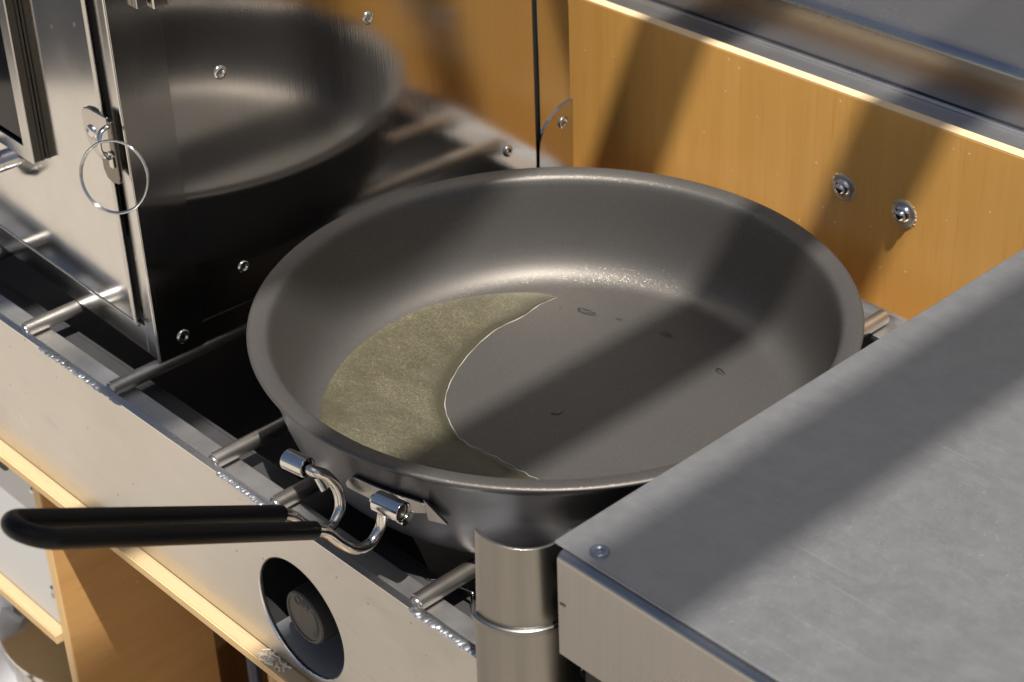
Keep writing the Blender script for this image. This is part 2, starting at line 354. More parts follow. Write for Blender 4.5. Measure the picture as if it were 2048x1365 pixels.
def prism(poly, axis, a, b, bm=None):
    """poly: list of 2D points in the plane normal to axis, extruded from a to b"""
    bm = bm or bmesh.new()
    def P(u, v, h): return {'X': (h, u, v), 'Y': (u, h, v), 'Z': (u, v, h)}[axis]
    A = [bm.verts.new(P(u, v, a)) for u, v in poly]; B = [bm.verts.new(P(u, v, b)) for u, v in poly]
    bm.faces.new(A[::-1]); bm.faces.new(B); n = len(poly)
    for i in range(n): bm.faces.new((A[i], A[(i + 1) % n], B[(i + 1) % n], B[i]))
    return bm
def plate_hole(x0, x1, z0, z1, cx, cz, r, y0, y1, n=96):
    bm = bmesh.new(); angs = sorted(set([2 * PI * i / n for i in range(n)] + [math.atan2(z - cz, x - cx) % (2 * PI) for x in (x0, x1) for z in (z0, z1)]))
    L = []
    for y in (y0, y1):
        inn, out = [], []
        for a in angs:
            c, s = math.cos(a), math.sin(a); tt = []
            if c > 1e-9: tt.append((x1 - cx) / c)
            if c < -1e-9: tt.append((x0 - cx) / c)
            if s > 1e-9: tt.append((z1 - cz) / s)
            if s < -1e-9: tt.append((z0 - cz) / s)
            q = min(tt); inn.append(bm.verts.new((cx + r * c, y, cz + r * s))); out.append(bm.verts.new((cx + q * c, y, cz + q * s)))
        L.append((inn, out))
    k = len(angs)
    for i in range(k):
        j = (i + 1) % k
        for inn, out in L: bm.faces.new((inn[i], out[i], out[j], inn[j]))
        bm.faces.new((L[0][0][i], L[0][0][j], L[1][0][j], L[1][0][i])); bm.faces.new((L[0][1][i], L[0][1][j], L[1][1][j], L[1][1][i]))
    return bm
def rivet(parent, center, axis, r, m, name='rivet', hole=True, h=0.0011, sign=1):
    pr = [(r, 0.0), (r * 0.98, h * 0.5), (r * 0.8, h), (r * 0.55, h * 1.05), (r * 0.42, h * 0.55), (r * 0.3, h * 0.35), (r * 0.27, -h * 0.6), (0, -h * 0.6)] if hole else \
         [(r, 0.0), (r * 0.95, h * 0.6), (r * 0.7, h * 1.3), (r * 0.35, h * 1.65), (0, h * 1.75)]
    bm = lathe([(a, b * sign) for a, b in pr], 28, center, axis, mats=[0] * 5 + [1] * 2 if hole else None)
    return obj(name, bm, [m, M['black']], parent, smooth=50)

# ================================================================== SETTING
GZ = -0.92
bm = bmesh.new(); S = 400
bmesh.ops.create_grid(bm, x_segments=8, y_segments=8, size=S)
for v in bm.verts: v.co.z = GZ
g = obj('ground', bm, M['sand']); g['kind'] = 'structure'

# overhead slatted roof whose slats shade the kitchen in stripes
canopy = thing('slatted_canopy', 'timber canopy of parallel slats on posts above the kitchen', 'canopy')
HZ = 1.62; ox, oy = SUN.x / SUN.z * HZ, SUN.y / SUN.z * HZ; SL = 0.0
slat_me = None
for x0, x1 in ((-0.500, -0.445), (-0.333, -0.278), (-0.166, -0.110), (0.003, 0.059), (0.165, 0.219), (0.335, 0.389), (0.503, 0.557)):
    xc = (x0 + x1) / 2; hw = (x1 - x0) / 2 - 0.004
    bm = bmesh.new()
    ya, yb = -1.05, 1.35
    vv = [bm.verts.new((xc + ox + SL * yy + dx, yy + oy, HZ + dz)) for yy in (ya, yb) for dx in (-hw, hw) for dz in (0, 0.022)]
    for f in ((0, 1, 3, 2), (4, 6, 7, 5), (0, 4, 5, 1), (2, 3, 7, 6), (0, 2, 6, 4), (1, 5, 7, 3)): bm.faces.new([vv[i] for i in f])
    obj('slat', bm, M['slat'], canopy)
for yy in (-1.0, 1.3):
    obj('beam', box(ox - 0.62, ox + 0.78, yy + oy - 0.03, yy + oy + 0.03, HZ + 0.0225, HZ + 0.11), M['slat'], canopy)
    for xx in (ox - 0.6, ox + 0.76):
        obj('post', box(xx - 0.03, xx + 0.03, yy + oy - 0.03, yy + oy + 0.03, GZ, HZ + 0.0215) if False else box(xx - 0.025, xx + 0.025, yy + oy - 0.028, yy + oy + 0.028, GZ, HZ + 0.0224), M['slat'], canopy)

# camper body out of view, added for the steel and oil to reflect
van = thing('added_camper_body', 'unseen camper wall added behind the kitchen for its reflection', 'camper')
M['paint'] = plain('camper_paint', (0.36, 0.355, 0.35), 0.45, 0, 0.06, 0.02)
obj('wall', box(-3.4, 2.2, 0.66, 1.6, GZ + 0.38, 1.55), M['paint'], van, bevel=0.03)
obj('sill', box(-3.38, 2.18, 0.64, 0.655, GZ + 0.40, GZ + 0.52), M['alu_edge'], van)
for wx in (-2.5, 1.3):
    obj('wheel', lathe([(0, 0), (0.20, 0), (0.30, 0.01), (0.33, 0.04), (0.33, 0.17), (0.30, 0.20), (0, 0.20)], 48, (wx, 0.70, GZ + 0.33), 'Y'), M['rubber'], van, smooth=40)

# unseen awning added to shade the sand that the oven door reflects
aw = thing('added_awning', 'unseen fabric awning on four poles added to shade the sand', 'awning')
M['fabric'] = plain('awning_fabric', (0.16, 0.18, 0.17), 0.8, 0, 0.1, 0.2, 300)
E1 = Vector((0.66, 0.75, 0)).normalized(); E2 = Vector((-0.75, 0.66, 0)).normalized(); EC = Vector((-1.70, -1.68, GZ + 1.8))
bm = bmesh.new(); rows = []
for i in range(13):
    rows.append([bm.verts.new(EC + E1 * (-2.0 + 2.15 * i / 12) + E2 * (1.8 * k / 12) + Vector((0, 0, -0.10 * math.sin(PI * i / 12) * math.sin(PI * k / 12)))) for k in range(13)])
for a, b in zip(rows, rows[1:]):
    for k in range(12): bm.faces.new((a[k], b[k], b[k + 1], a[k + 1]))
o = obj('fabric', bm, M['fabric'], aw, smooth=60); so = o.modifiers.new('thickness', 'SOLIDIFY'); so.thickness = 0.004
for u, v in ((-1.98, 0.02), (0.13, 0.02), (-1.98, 1.78), (0.13, 1.78)):
    q = EC + E1 * u + E2 * v
    obj('pole', tube([Vector((q.x, q.y, GZ)), Vector((q.x, q.y, EC.z - 0.004))], 0.012, 12), M['alu_edge'], aw, smooth=60)

# ================================================================== CABINET below the hob
cab = thing('kitchen_cabinet', 'plywood kitchen cabinet with grey drawer front below the hob', 'cabinet')
sh = obj('shelf_board', box(-0.62, 0.60, -0.1575, 0.215, -0.1695, -0.1636), M['ply'], cab, bevel=0.0006)
obj('ply_edge', box(-0.62, 0.60, -0.1582, -0.15755, -0.1690, -0.1641), M['plyedge'], sh)
dv = obj('divider', box(-0.2895, -0.2812, -0.152, -0.052, -0.62, -0.1700), M['ply_dark'], cab, bevel=0.0005)
obj('ply_edge', box(-0.2891, -0.2816, -0.1527, -0.15205, -0.62, -0.1702), M['plyedge_x'], dv)
ls = obj('lower_shelf', box(-0.62, -0.2900, -0.1565, 0.10, -0.2985, -0.2915), M['ply'], cab, bevel=0.0006)
obj('ply_edge', box(-0.62, -0.2900, -0.1572, -0.15655, -0.2980, -0.2920), M['plyedge'], ls)
dr = obj('drawer_front', box(-0.60, -0.2912, -0.1495, -0.1440, -0.2908, -0.1706), M['grey_panel'], cab, bevel=0.0008)
pts = [(-0.338 + 0.0085 * math.cos(a), -0.1800 + 0.0085 * math.sin(a)) for a in [PI / 2 + i * PI / 14 for i in range(15)]] + \
      [(-0.3305 + 0.0085 * math.cos(a), -0.1800 + 0.0085 * math.sin(a)) for a in [-PI / 2 + i * PI / 14 for i in range(15)]]
obj('finger_hole_dark', prism(pts, 'Y', -0.1497, -0.1500), M['black'], dr)  # flat black oval on the face paints the hole's dark inside
for x, z in ((-0.2955, -0.1864), (-0.2965, -0.2623)):
    rivet(dr, (x, -0.1496, z), 'Y', 0.0028, M['chrome'], 'screw', hole=False, sign=-1)
obj('back_panel', box(-0.62, 0.60, 0.195, 0.21, -0.62, -0.1700), M['ply_dark'], cab)
obj('side_panel', box(-0.635, -0.6205, -0.15, 0.21, -0.62, -0.1640), M['ply_dark'], cab)
obj('side_panel', box(0.6205, 0.635, -0.15, 0.21, -0.62, -0.1640), M['ply_dark'], cab)
obj('floor_board', box(-0.62, 0.62, -0.15, 0.19, -0.64, -0.6205), M['ply_dark'], cab)
for x in (-0.60, 0.58):
    for y in (-0.13, 0.16): obj('leg', box(x, x + 0.03, y, y + 0.03, GZ, -0.6405), M['alu_edge'], cab)
bm = bmesh.new()
for i in range(26):
    a = random.uniform(0, 2 * PI); c = Vector((-0.0516 + random.uniform(-0.009, 0.011), -0.1535 + random.uniform(-0.003, 0.003), -0.1634))
    d = Vector((math.cos(a), math.sin(a) * 0.5, 0)) * random.uniform(0.002, 0.004)
    tube(smooth_path([c - d, c + Vector((random.uniform(-.001, .001), random.uniform(-.001, .001), 0.0004)), c + d], 4), 0.0005, 6, bm=bm)
obj('glue_smear', bm, M['glue'], sh, smooth=60)

# ================================================================== HOB
hob = thing('gas_hob', 'metal gas hob with round grate bars and a recessed control knob', 'hob')
HCX, HCZ, HR = -0.027, -0.1242, 0.0335
fp = obj('front_plate', plate_hole(-0.62, 0.128, -0.1625, -0.0655, HCX, HCZ, HR, -0.150, -0.1472), M['plate'], hob, bevel=0.0004)
obj('top_edge', box(-0.62, 0.128, -0.1502, -0.1462, -0.0655, -0.0648), M['alu_edge'], hob)
fl = obj('front_ledge', box(-0.62, 0.128, -0.1470, -0.1310, -0.0735, -0.0705), M['alu'], hob, bevel=0.0006)
obj('inner_ledge', box(-0.62, 0.128, -0.1309, -0.1150, -0.0850, -0.0820), M['tray'], hob, bevel=0.0005)
obj('burner_tray', box(-0.62, 0.40, -0.1470, 0.195, -0.1620, -0.1590), M['tray'], hob)
obj('tray_wall', box(-0.62, 0.40, -0.1150, -0.1130, -0.1589, -0.0821), M['tray'], hob)
obj('rear_rail', box(-0.62, 0.40, 0.1945, 0.1975, -0.1589, -0.0655), M['alu'], hob, bevel=0.0004)
obj('rear_ledge', box(-0.62, 0.40, 0.1780, 0.1944, -0.0735, -0.0705), M['alu'], hob, bevel=0.0005)
obj('end_wall', box(0.40, 0.402, -0.147, 0.1975, -0.162, -0.0655), M['tray'], hob)
obj('end_wall', box(-0.622, -0.62, -0.147, 0.1975, -0.162, -0.0655), M['tray'], hob)
BZ = -0.0654
for x in (-0.36, -0.272, -0.186, -0.094, -0.0436, 0.0597, 0.108, 0.20, 0.285):
    y0 = -0.1462 if x < 0.12 else -0.10
    bm = lathe([(0, y0), (0.0026, y0), (0.0030, y0 + 0.0012), (0.0036, y0 + 0.0004), (0.0042, y0 + 0.0008), (0.0042, 0.1900), (0, 0.1900)], 24, (x, 0, BZ), 'Y')
    obj('grate_bar', bm, M['bar'], hob, smooth=40)
def weld(x0, x1, n, r, name='weld_bead', flatten=0.55):
    bm = bmesh.new()
    for i in range(n):
        x = x0 + (x1 - x0) * i / (n - 1) + random.uniform(-.0003, .0003)
        k = random.uniform(0.65, 1.15)
        mtx = Matrix.Translation((x, -0.1496 + random.uniform(-.0003, .0003), -0.0652 + random.uniform(-.0002, .0003))) @ Matrix.Rotation(0.5, 4, 'Z') @ Matrix.Diagonal((r * 1.15 * k, r * 0.95 * k, r * flatten, 1))
        bmesh.ops.create_icosphere(bm, subdivisions=2, radius=1, matrix=mtx)
    obj(name, bm, M['weld'], hob, smooth=60)
weld(-0.0835, -0.0335, 40, 0.0021, flatten=0.38)
weld(0.0625, 0.1270, 40, 0.0025, flatten=0.40)
weld(-0.2480, -0.1700, 120, 0.0017, flatten=0.22)
# recess behind the hole and the knob standing in it
obj('knob_shield', lathe([(HR + 0.0014, -0.1471), (HR + 0.0014, -0.1010), (HR + 0.0004, -0.1010), (HR + 0.0004, -0.1471), (HR + 0.0014, -0.1471)], 48, (HCX, 0, HCZ), 'Y', a0=math.radians(-142), a1=math.radians(-8)), M['tube'], hob, smooth=40)
obj('recess_dark', lathe([(0.0440, -0.1470), (0.0440, -0.1000), (0, -0.1000)], 48, (HCX, 0, HCZ + 0.006), 'Y'), M['black'], hob, smooth=40)  # black cup paints the shade of the open space behind the plate
obj('hole_rim', lathe([(HR + 0.0001, -0.1474), (HR - 0.0004, -0.1480), (HR - 0.0004, -0.1496), (HR + 0.0001, -0.1501)], 96, (HCX, 0, HCZ), 'Y'), M['alu_edge'], hob, smooth=60)
KX, KZ = -0.0285, -0.1265
kn = obj('control_knob', lathe([(0.0150, -0.1005), (0.0150, -0.1440), (0.0146, -0.1462), (0.0136, -0.1470), (0.0128, -0.1467), (0.0125, -0.1462), (0.0, -0.1462)], 56, (KX, 0, KZ), 'Y'), M['knob'], hob, smooth=35)
bm = bmesh.new(); R0 = 0.0098
prev = None
for i in range(25):
    a = math.radians(52 - i * 4.3); wd = 0.0003 + 0.0010 * (i / 24)
    q = [bm.verts.new((KX + (R0 + s * wd) * math.cos(a), -0.14645, KZ + (R0 + s * wd) * math.sin(a))) for s in (-1, 1)]
    if prev: bm.faces.new((prev[0], prev[1], q[1], q[0]))
    prev = q
obj('dial_arc', bm, M['mark'], kn)
def text_mesh(name, s, size, origin, xdir, ydir, m, parent):
    cu = bpy.data.curves.new(name, 'FONT'); cu.body = s; cu.size = size; cu.align_x = 'CENTER'; cu.align_y = 'CENTER'; cu.extrude = 0.00003; cu.offset = size * 0.02
    to = bpy.data.objects.new(name, cu); COL.objects.link(to)
    dg = bpy.context.evaluated_depsgraph_get(); me = bpy.data.meshes.new_from_object(to.evaluated_get(dg))
    bpy.data.objects.remove(to)
    X = Vector(xdir).normalized(); Y = Vector(ydir).normalized(); Z = X.cross(Y)
    me.transform(Matrix(((X.x, Y.x, Z.x, origin[0]), (X.y, Y.y, Z.y, origin[1]), (X.z, Y.z, Z.z, origin[2]), (0, 0, 0, 1))))
    me.materials.clear(); me.materials.append(m)
    o = bpy.data.objects.new(name, me); COL.objects.link(o); o.parent = parent; return o
text_mesh('dial_lettering', 'OFF', 0.0074, (KX - 0.0012, -0.1465, KZ + 0.0082), (1, 0, 0), (0, 0, 1), M['mark'], kn)
# burner below the pan, small bolt, thermocouple wire
obj('burner', lathe([(0.0, -0.098), (0.032, -0.098), (0.038, -0.102), (0.040, -0.112), (0.034, -0.118), (0.020, -0.124), (0.020, -0.1588), (0, -0.1588)], 48), M['tray'], hob, smooth=40)
obj('bolt', lathe([(0, -0.0745), (0.0035, -0.0745), (0.0035, -0.080), (0.006, -0.081), (0.006, -0.0845), (0.003, -0.085), (0.003, -0.098), (0, -0.098)], 20, (-0.075, -0.104, 0)), M['chrome'], hob, smooth=40)
th = smooth_path([(0.020, -0.120, -0.092), (0.040, -0.118, -0.080), (0.064, -0.118, -0.0725), (0.0665, -0.1185, -0.0735), (0.0675, -0.1195, -0.083), (0.069, -0.121, -0.100), (0.07, -0.122, -0.158)], 8)
obj('thermocouple_wire', tube(th, 0.0009, 10), M['wire'], hob, smooth=60)

# ================================================================== PLYWOOD PANEL behind
pan_l = thing('plywood_panel', 'upright honey coloured varnished plywood panel behind the frying pan', 'panel')
obj('board', box(-0.70, 0.62, 0.2225, 0.2295, -0.160, 0.0372), M['panel'], pan_l, bevel=0.0005)
obj('top_edge', box(-0.70, 0.62, 0.2226, 0.2294, 0.03722, 0.0378), M['panel_edge'], pan_l)
for x, z in ((0.0036, -0.0186), (0.0450, -0.0200)):
    wsh = obj('washer', lathe([(0.0078, 0.0), (0.0078, -0.0006), (0.0072, -0.0010), (0.0035, -0.0012), (0, -0.0012)], 40, (x, 0.22248, z), 'Y'), M['washer'], pan_l, smooth=40)
    obj('bolt_head', lathe([(0.0054, -0.0012), (0.0054, -0.0020), (0.0047, -0.0030), (0.0037, -0.0034), (0.0035, -0.0033), (0.0034, -0.0044), (0.0026, -0.0055), (0.0012, -0.0060), (0, -0.0061)], 32, (x, 0.22248, z), 'Y'), M['chrome'], wsh, smooth=40)
    bm = bmesh.new()
    for i in range(40):
        a = 2 * PI * i / 40 + random.uniform(-.05, .05); rr = 0.0079 + random.uniform(0, .0007)
        bmesh.ops.create_icosphere(bm, subdivisions=1, radius=random.uniform(.0002, .0006), matrix=Matrix.Translation((x + rr * math.cos(a), 0.2224, z + rr * math.sin(a))))
    obj('chipped_varnish', bm, M['panel_edge'], wsh)

# ================================================================== STEEL LID behind the panel
hood = thing('steel_lid', 'folded steel lid with a rounded edge behind the plywood panel', 'lid')
obj('rear_ledge', box(-0.60, 0.62, 0.2298, 0.2625, 0.0255, 0.0290), M['hood_ledge'], hood, bevel=0.0006)
obj('seam_strip', box(-0.60, 0.62, 0.2592, 0.2612, 0.02905, 0.0310), M['alu_edge'], hood, bevel=0.0005)
prof = [(0.2626, 0.015), (0.2626, 0.0570)] + [(0.2686 - 0.006 * math.cos(a), 0.0570 + 0.006 * math.sin(a)) for a in [i * PI / 16 for i in range(1, 7)]] + [(0.2686 + 0.006 * 0.5, 0.0570 + 0.0075), (0.58, 0.185), (0.58, 0.015)]
obj('lid_sheet', prism(prof, 'X', -0.60, 0.62), M['hood'], hood, smooth=35)

# ================================================================== OVEN
oven = thing('camp_oven', 'boxy stainless steel camp oven standing on the grate bars', 'oven')
OX, OY, OZ = -0.1825, -0.1155, -0.0610
obj('inner_box', box(-0.52, OX - 0.0022, OY + 0.0026, 0.1890, OZ + 0.0012, 0.2080), M['black'], oven)
obj('top_sheet', box(-0.521, OX, OY, 0.1925, 0.2082, 0.2095), M['oven_frame'], oven)
sp = obj('side_sheet', box(OX - 0.0020, OX - 0.0009, OY + 0.0280, 0.1630, OZ + 0.0005, 0.2081), M['oven_side'], oven)
obj('front_wrap', box(OX - 0.0020, OX, OY, OY + 0.0292, OZ, 0.2080), M['oven_flange'], oven, bevel=0.00015)
obj('rear_flange', box(OX - 0.0020, OX - 0.0006, 0.1668, 0.1925, -0.0010 - 0.06, 0.2080), M['oven_side'], oven, bevel=0.0004)
tabp = [(0.1635, -0.0605), (0.1925, -0.0605), (0.1932, -0.0060)] + [(0.1932 - 0.0285 * math.sin(i / 8 * PI / 2) , -0.0060 - 0.0215 * (1 - math.cos(i / 8 * PI / 2)) - 0.004 * (i / 8)) for i in range(1, 9)]
tb = obj('corner_tab', prism(tabp, 'X', OX - 0.0006, OX + 0.0006), M['oven_flange'], oven)
rivet(tb, (OX + 0.0006, 0.1845, -0.0190), 'X', 0.0040, M['chrome'])
for y, z, r in ((0.0430, 0.0890, 0.0038), (-0.0550, 0.0878, 0.0038), (0.1400, -0.0235, 0.0036), (-0.0556, -0.0258, 0.0036)):
    rivet(sp, (OX - 0.0009, y, z), 'X', r, M['chrome'])
rivet(sp, (OX, -0.0996, -0.0512), 'X', 0.0042, M['chrome'])
obj('bottom_fold', box(OX - 0.0008, OX - 0.0002, -0.0865, 0.150, -0.0484, -0.0478), M['oven_side'], sp)
obj('bottom_sheet', box(-0.52, OX - 0.002, OY + 0.0026, 0.189, OZ, OZ + 0.0011), M['oven_side'], oven)
# front frame
obj('right_stile', box(-0.1942, OX - 0.00005, OY - 0.0001, OY + 0.0024, OZ + 0.0004, 0.2078), M['oven_frame'], oven, bevel=0.0004)
obj('bottom_rail', box(-0.5195, -0.1943, OY - 0.0001, OY + 0.0024, OZ + 0.0004, -0.0435), M['oven_frame'], oven, bevel=0.0004)
obj('stile_lip', tube([Vector((-0.1836, OY - 0.0002, OZ + 0.001)), Vector((-0.1836, OY - 0.0002, 0.207))], 0.0007, 8), M['chrome'], oven, smooth=60)
door = obj('door', box(-0.515, -0.1985, OY - 0.0036, OY + 0.0008, -0.0410, 0.2060), M['oven_front'], oven, bevel=0.0016, seg=4)
obj('door_lip', tube(smooth_path([(-0.515, OY - 0.0030, -0.0412), (-0.32, OY - 0.0030, -0.0412), (-0.205, OY - 0.0030, -0.0412), (-0.1988, OY - 0.0030, -0.0405), (-0.1981, OY - 0.0030, -0.030), (-0.1981, OY - 0.003, 0.08), (-0.1981, OY - 0.003, 0.206)], 6), 0.0011, 10), M['oven_frame'], door, smooth=60)
# window with a proud frame
WX = -0.2693; WZ = 0.0297; WY0, WY1 = -0.1258, OY - 0.0037
wf = obj('window_frame', box(WX - 0.0085, WX, WY0, WY1, WZ, 0.185), M['seal'], door, bevel=0.0006)
obj('window_frame', box(-0.46, WX - 0.0086, WY0, WY1, WZ, WZ + 0.0075), M['seal'], door, bevel=0.0006)
obj('frame_face', box(WX - 0.0088, WX + 0.0003, WY0 - 0.0012, WY0 - 0.0002, WZ - 0.0003, 0.185), M['oven_frame'], wf, bevel=0.0003)
obj('frame_face', box(-0.46, WX - 0.0089, WY0 - 0.0012, WY0 - 0.0002, WZ - 0.0003, WZ + 0.0078), M['oven_frame'], wf, bevel=0.0003)
obj('frame_groove', box(WX + 0.00005, WX + 0.0004, WY0 + 0.0042, WY0 + 0.0047, WZ, 0.185), M['black'], wf)
obj('window_pane', box(-0.46, WX - 0.009, WY0 + 0.0008, WY1, WZ + 0.008, 0.185), M['dark_glass'], door, bevel=0.002)
obj('door_knob', lathe([(0.006, 0), (0.006, -0.010), (0.012, -0.013), (0.0145, -0.018), (0.0130, -0.024), (0.007, -0.0275), (0, -0.028)], 40, (-0.3300, OY - 0.0037, 0.0065), 'Y'), M['chrome'], door, smooth=40)
# latch
lp = [(-0.2085, 0.0570), (-0.1985, 0.0535), (-0.1900, 0.0580), (-0.1900, 0.0815), (-0.2070, 0.0812), (-0.2125, 0.0800), (-0.2152, 0.0765), (-0.2155, 0.0665), (-0.2130, 0.0600)]
la = obj('latch_plate', prism(lp, 'Y', OY - 0.0056, OY - 0.0038), M['oven_flange'], door, bevel=0.0005)
rivet(la, (-0.2072, OY - 0.0056, 0.0682), 'Y', 0.0040, M['chrome'], hole=False, sign=-1)
hp = [(-0.1898, 0.0810), (-0.1852, 0.0810), (-0.1846, 0.0500), (-0.1862, 0.0462), (-0.1925, 0.0448), (-0.1975, 0.0462), (-0.2000, 0.0505), (-0.2002, 0.0600), (-0.1900, 0.0620)]
obj('latch_hook', prism(hp, 'Y', OY - 0.0062, OY - 0.0040), M['dark_steel'], la, bevel=0.0006)
obj('hook_tip', box(-0.1905, -0.1868, OY - 0.0076, OY - 0.0063, 0.0550, 0.0640), M['oven_front'], la, bevel=0.0006)
stp = smooth_path([(-0.1890, OY - 0.0060, 0.0775), (-0.1885, OY - 0.0105, 0.0760), (-0.1875, OY - 0.0130, 0.0715), (-0.1870, OY - 0.0125, 0.0650), (-0.1875, OY - 0.0090, 0.0615), (-0.1880, OY - 0.0065, 0.0620)], 6)
obj('latch_eye', tube(stp, 0.0017, 12, flat=0.6), M['chrome'], la, smooth=60)
# bracket at the top of the side
br = obj('hinge_bracket', box(OX + 0.0001, OX + 0.0045, -0.1010, -0.0945, 0.1362, 0.190), M['oven_flange'], oven, bevel=0.0006)
obj('hinge_leaf', box(OX + 0.0001, OX + 0.0075, -0.0935, -0.0840, 0.1345, 0.190), M['oven_front'], br, bevel=0.0012)

# the oven stands a touch skew on the bars
cc = Vector((OX, OY, 0)); oven.matrix_world = Matrix.Translation(cc) @ Matrix.Rotation(-0.036, 4, 'Z') @ Matrix.Diagonal((1, 0.966, 1, 1)) @ Matrix.Translation(-cc)
ring_c = Vector((-0.1782, -0.1275, 0.0560)); rn = Vector((0.50, -0.80, 0.28)).normalized()
ru = Vector((rn.y, -rn.x, 0)).normalized(); rv = rn.cross(ru)
bm = bmesh.new()
for k, (dr_, off) in enumerate(((0.0, 0.0), (0.0002, 0.0010))):
    tube([ring_c + rn * off + (0.0180 + dr_) * (math.cos(2 * PI * i / 72) * ru + math.sin(2 * PI * i / 72) * rv) for i in range(72)], 0.00062, 10, closed=True, bm=bm)
tag(obj('split_ring', bm, M['chrome'], None, smooth=60), 'thin steel wire ring hanging from the oven door latch', 'ring')

# ================================================================== SIDE TABLE
wing = thing('side_table', 'grey steel side table with folded front skirt beside the pan', 'side table')
WXE, WYF, WZT = 0.1570, -0.1550, 0.0272
obj('table_top', box(WXE, 0.62, WYF + 0.0030, 0.1930, WZT - 0.0016, WZT), M['wing'], wing, bevel=0.0007, seg=3)
prof = [(WYF - 0.0005, -0.0245), (WYF - 0.0005, WZT - 0.0058)] + [(WYF + 0.0030 - 0.0035 * math.cos(a), WZT - 0.0050 + 0.0035 * math.sin(a)) for a in [i * PI / 16 for i in range(0, 9)]] + [(WYF + 0.0120, WZT - 0.0017), (WYF + 0.0120, WZT - 0.0030), (WYF + 0.0030, WZT - 0.0030), (WYF + 0.0012, WZT - 0.0050), (WYF + 0.0012, -0.0245)]
obj('front_skirt', prism(prof, 'X', 0.1622, 0.62), M['skirt'], wing, bevel=0.0)
obj('skirt_fold', prism([(0.1622, WYF + 0.0013), (0.1636, WYF + 0.0013), (0.1636, 0.19), (0.1622, 0.19)], 'Z', -0.0245, WZT - 0.0031), M['tray'], wing)
obj('spot_weld', box(0.1632, 0.1662, WYF - 0.0009, WYF - 0.0004, 0.0012, 0.0022), M['dark_steel'], wing, bevel=0.0002)
rivet(wing, (0.1745, -0.1447, WZT), 'Z', 0.0040, M['blue_rivet'])
for y in (-0.14, 0.17): obj('support_leg', box(0.55, 0.57, y, y + 0.02, GZ, WZT - 0.0031), M['alu_edge'], wing)
obj('bracket_or_void_sheet', box(0.1660, 0.62, 0.15, 0.165, -0.0640, WZT - 0.0017), M['tray'], wing)
obj('bracket_or_void_sheet', box(0.1660, 0.395, -0.1450, -0.1430, -0.1620, -0.0247), M['black'], wing)  # thin black sheet put in for the dark void under the table

# curved upright in front of the table corner
post = thing('curved_steel_upright', 'curved upright steel sleeve with a raised bead at the table corner', 'upright')
PCX, PCY, PR = 0.1294, -0.1429, 0.0224
A0, A1 = math.radians(-102), math.radians(20)
def shell(r_top, r_bot, z0, z1, th=0.0014, lean=0.0):
    pr = [(r_bot, z0), (r_top, z1), (r_top - th, z1), (r_bot - th, z0), (r_bot, z0)]
    return lathe(pr, 40, (PCX, PCY, 0), 'Z', a0=A0, a1=A1)
def capped(bm):
    bmesh.ops.remove_doubles(bm, verts=bm.verts, dist=1e-6)
    bmesh.ops.holes_fill(bm, edges=[e for e in bm.edges if e.is_boundary]); return bm
bm = capped(shell(0.0220, 0.0233, -0.0200, 0.0185))
for v in bm.verts:
    if v.co.z > 0:
        u = (math.atan2(v.co.y - PCY, v.co.x - PCX) - A0) / (A1 - A0); v.co.z += 0.0035 * max(0, 1 - u) ** 2 + 0.0012 * max(0, u - 0.7) / 0.3
obj('upper_sleeve', bm, M['post'], post, bevel=0.0003)
bd = [Vector((PCX + 0.0239 * math.cos(A0 + (A1 - A0) * i / 30), PCY + 0.0239 * math.sin(A0 + (A1 - A0) * i / 30), -0.0210)) for i in range(31)]
obj('bead', tube(bd, 0.0016, 12), M['post'], post, smooth=60)
obj('lower_sleeve', capped(shell(0.0244, 0.0257, -0.1700 + 0.008, -0.0218)), M['post'], post, bevel=0.0003)

# ================================================================== FRYING PAN
pan = thing('frying_pan', 'wide dark grey non-stick frying pan on the grate bars', 'frying pan')
inner = [(0.0, -0.0580), (0.06, -0.0580), (0.105, -0.0580), (0.1135, -0.0579), (0.1170, -0.0574), (0.1202, -0.0563), (0.1232, -0.0544), (0.1260, -0.0517), (0.1284, -0.0483), (0.1304, -0.0442), (0.1321, -0.0395), (0.1342, -0.0310), (0.1359, -0.0220), (0.1373, -0.0130), (0.1384, -0.0062), (0.1391, -0.0036), (0.1401, -0.0019), (0.1417, -0.0010), (0.1450, -0.0004), (0.1478, 0.0), (0.1491, -0.0002)]
outer = [(0.1498, -0.0009), (0.1498, -0.0017), (0.1488, -0.0027), (0.1470, -0.0035), (0.1450, -0.0052), (0.1437, -0.0085), (0.1420, -0.0160), (0.1398, -0.0260), (0.1370, -0.0370), (0.1338, -0.0465), (0.1302, -0.0530), (0.1255, -0.0578), (0.1200, -0.0605), (0.1140, -0.0613), (0.0, -0.0613)]
prof = inner + outer
obj('pan_body', lathe(prof, 160, mats=[0] * len(inner) + [1] * len(outer)), [M['coat'], M['anod']], pan, smooth=50)
ha = math.radians(-81); er = Vector((math.cos(ha), math.sin(ha), 0)); et = Vector((-math.sin(ha), math.cos(ha), 0)); ez = Vector((0, 0, 1))
def L(t, r, z): return et * t + er * r + ez * z
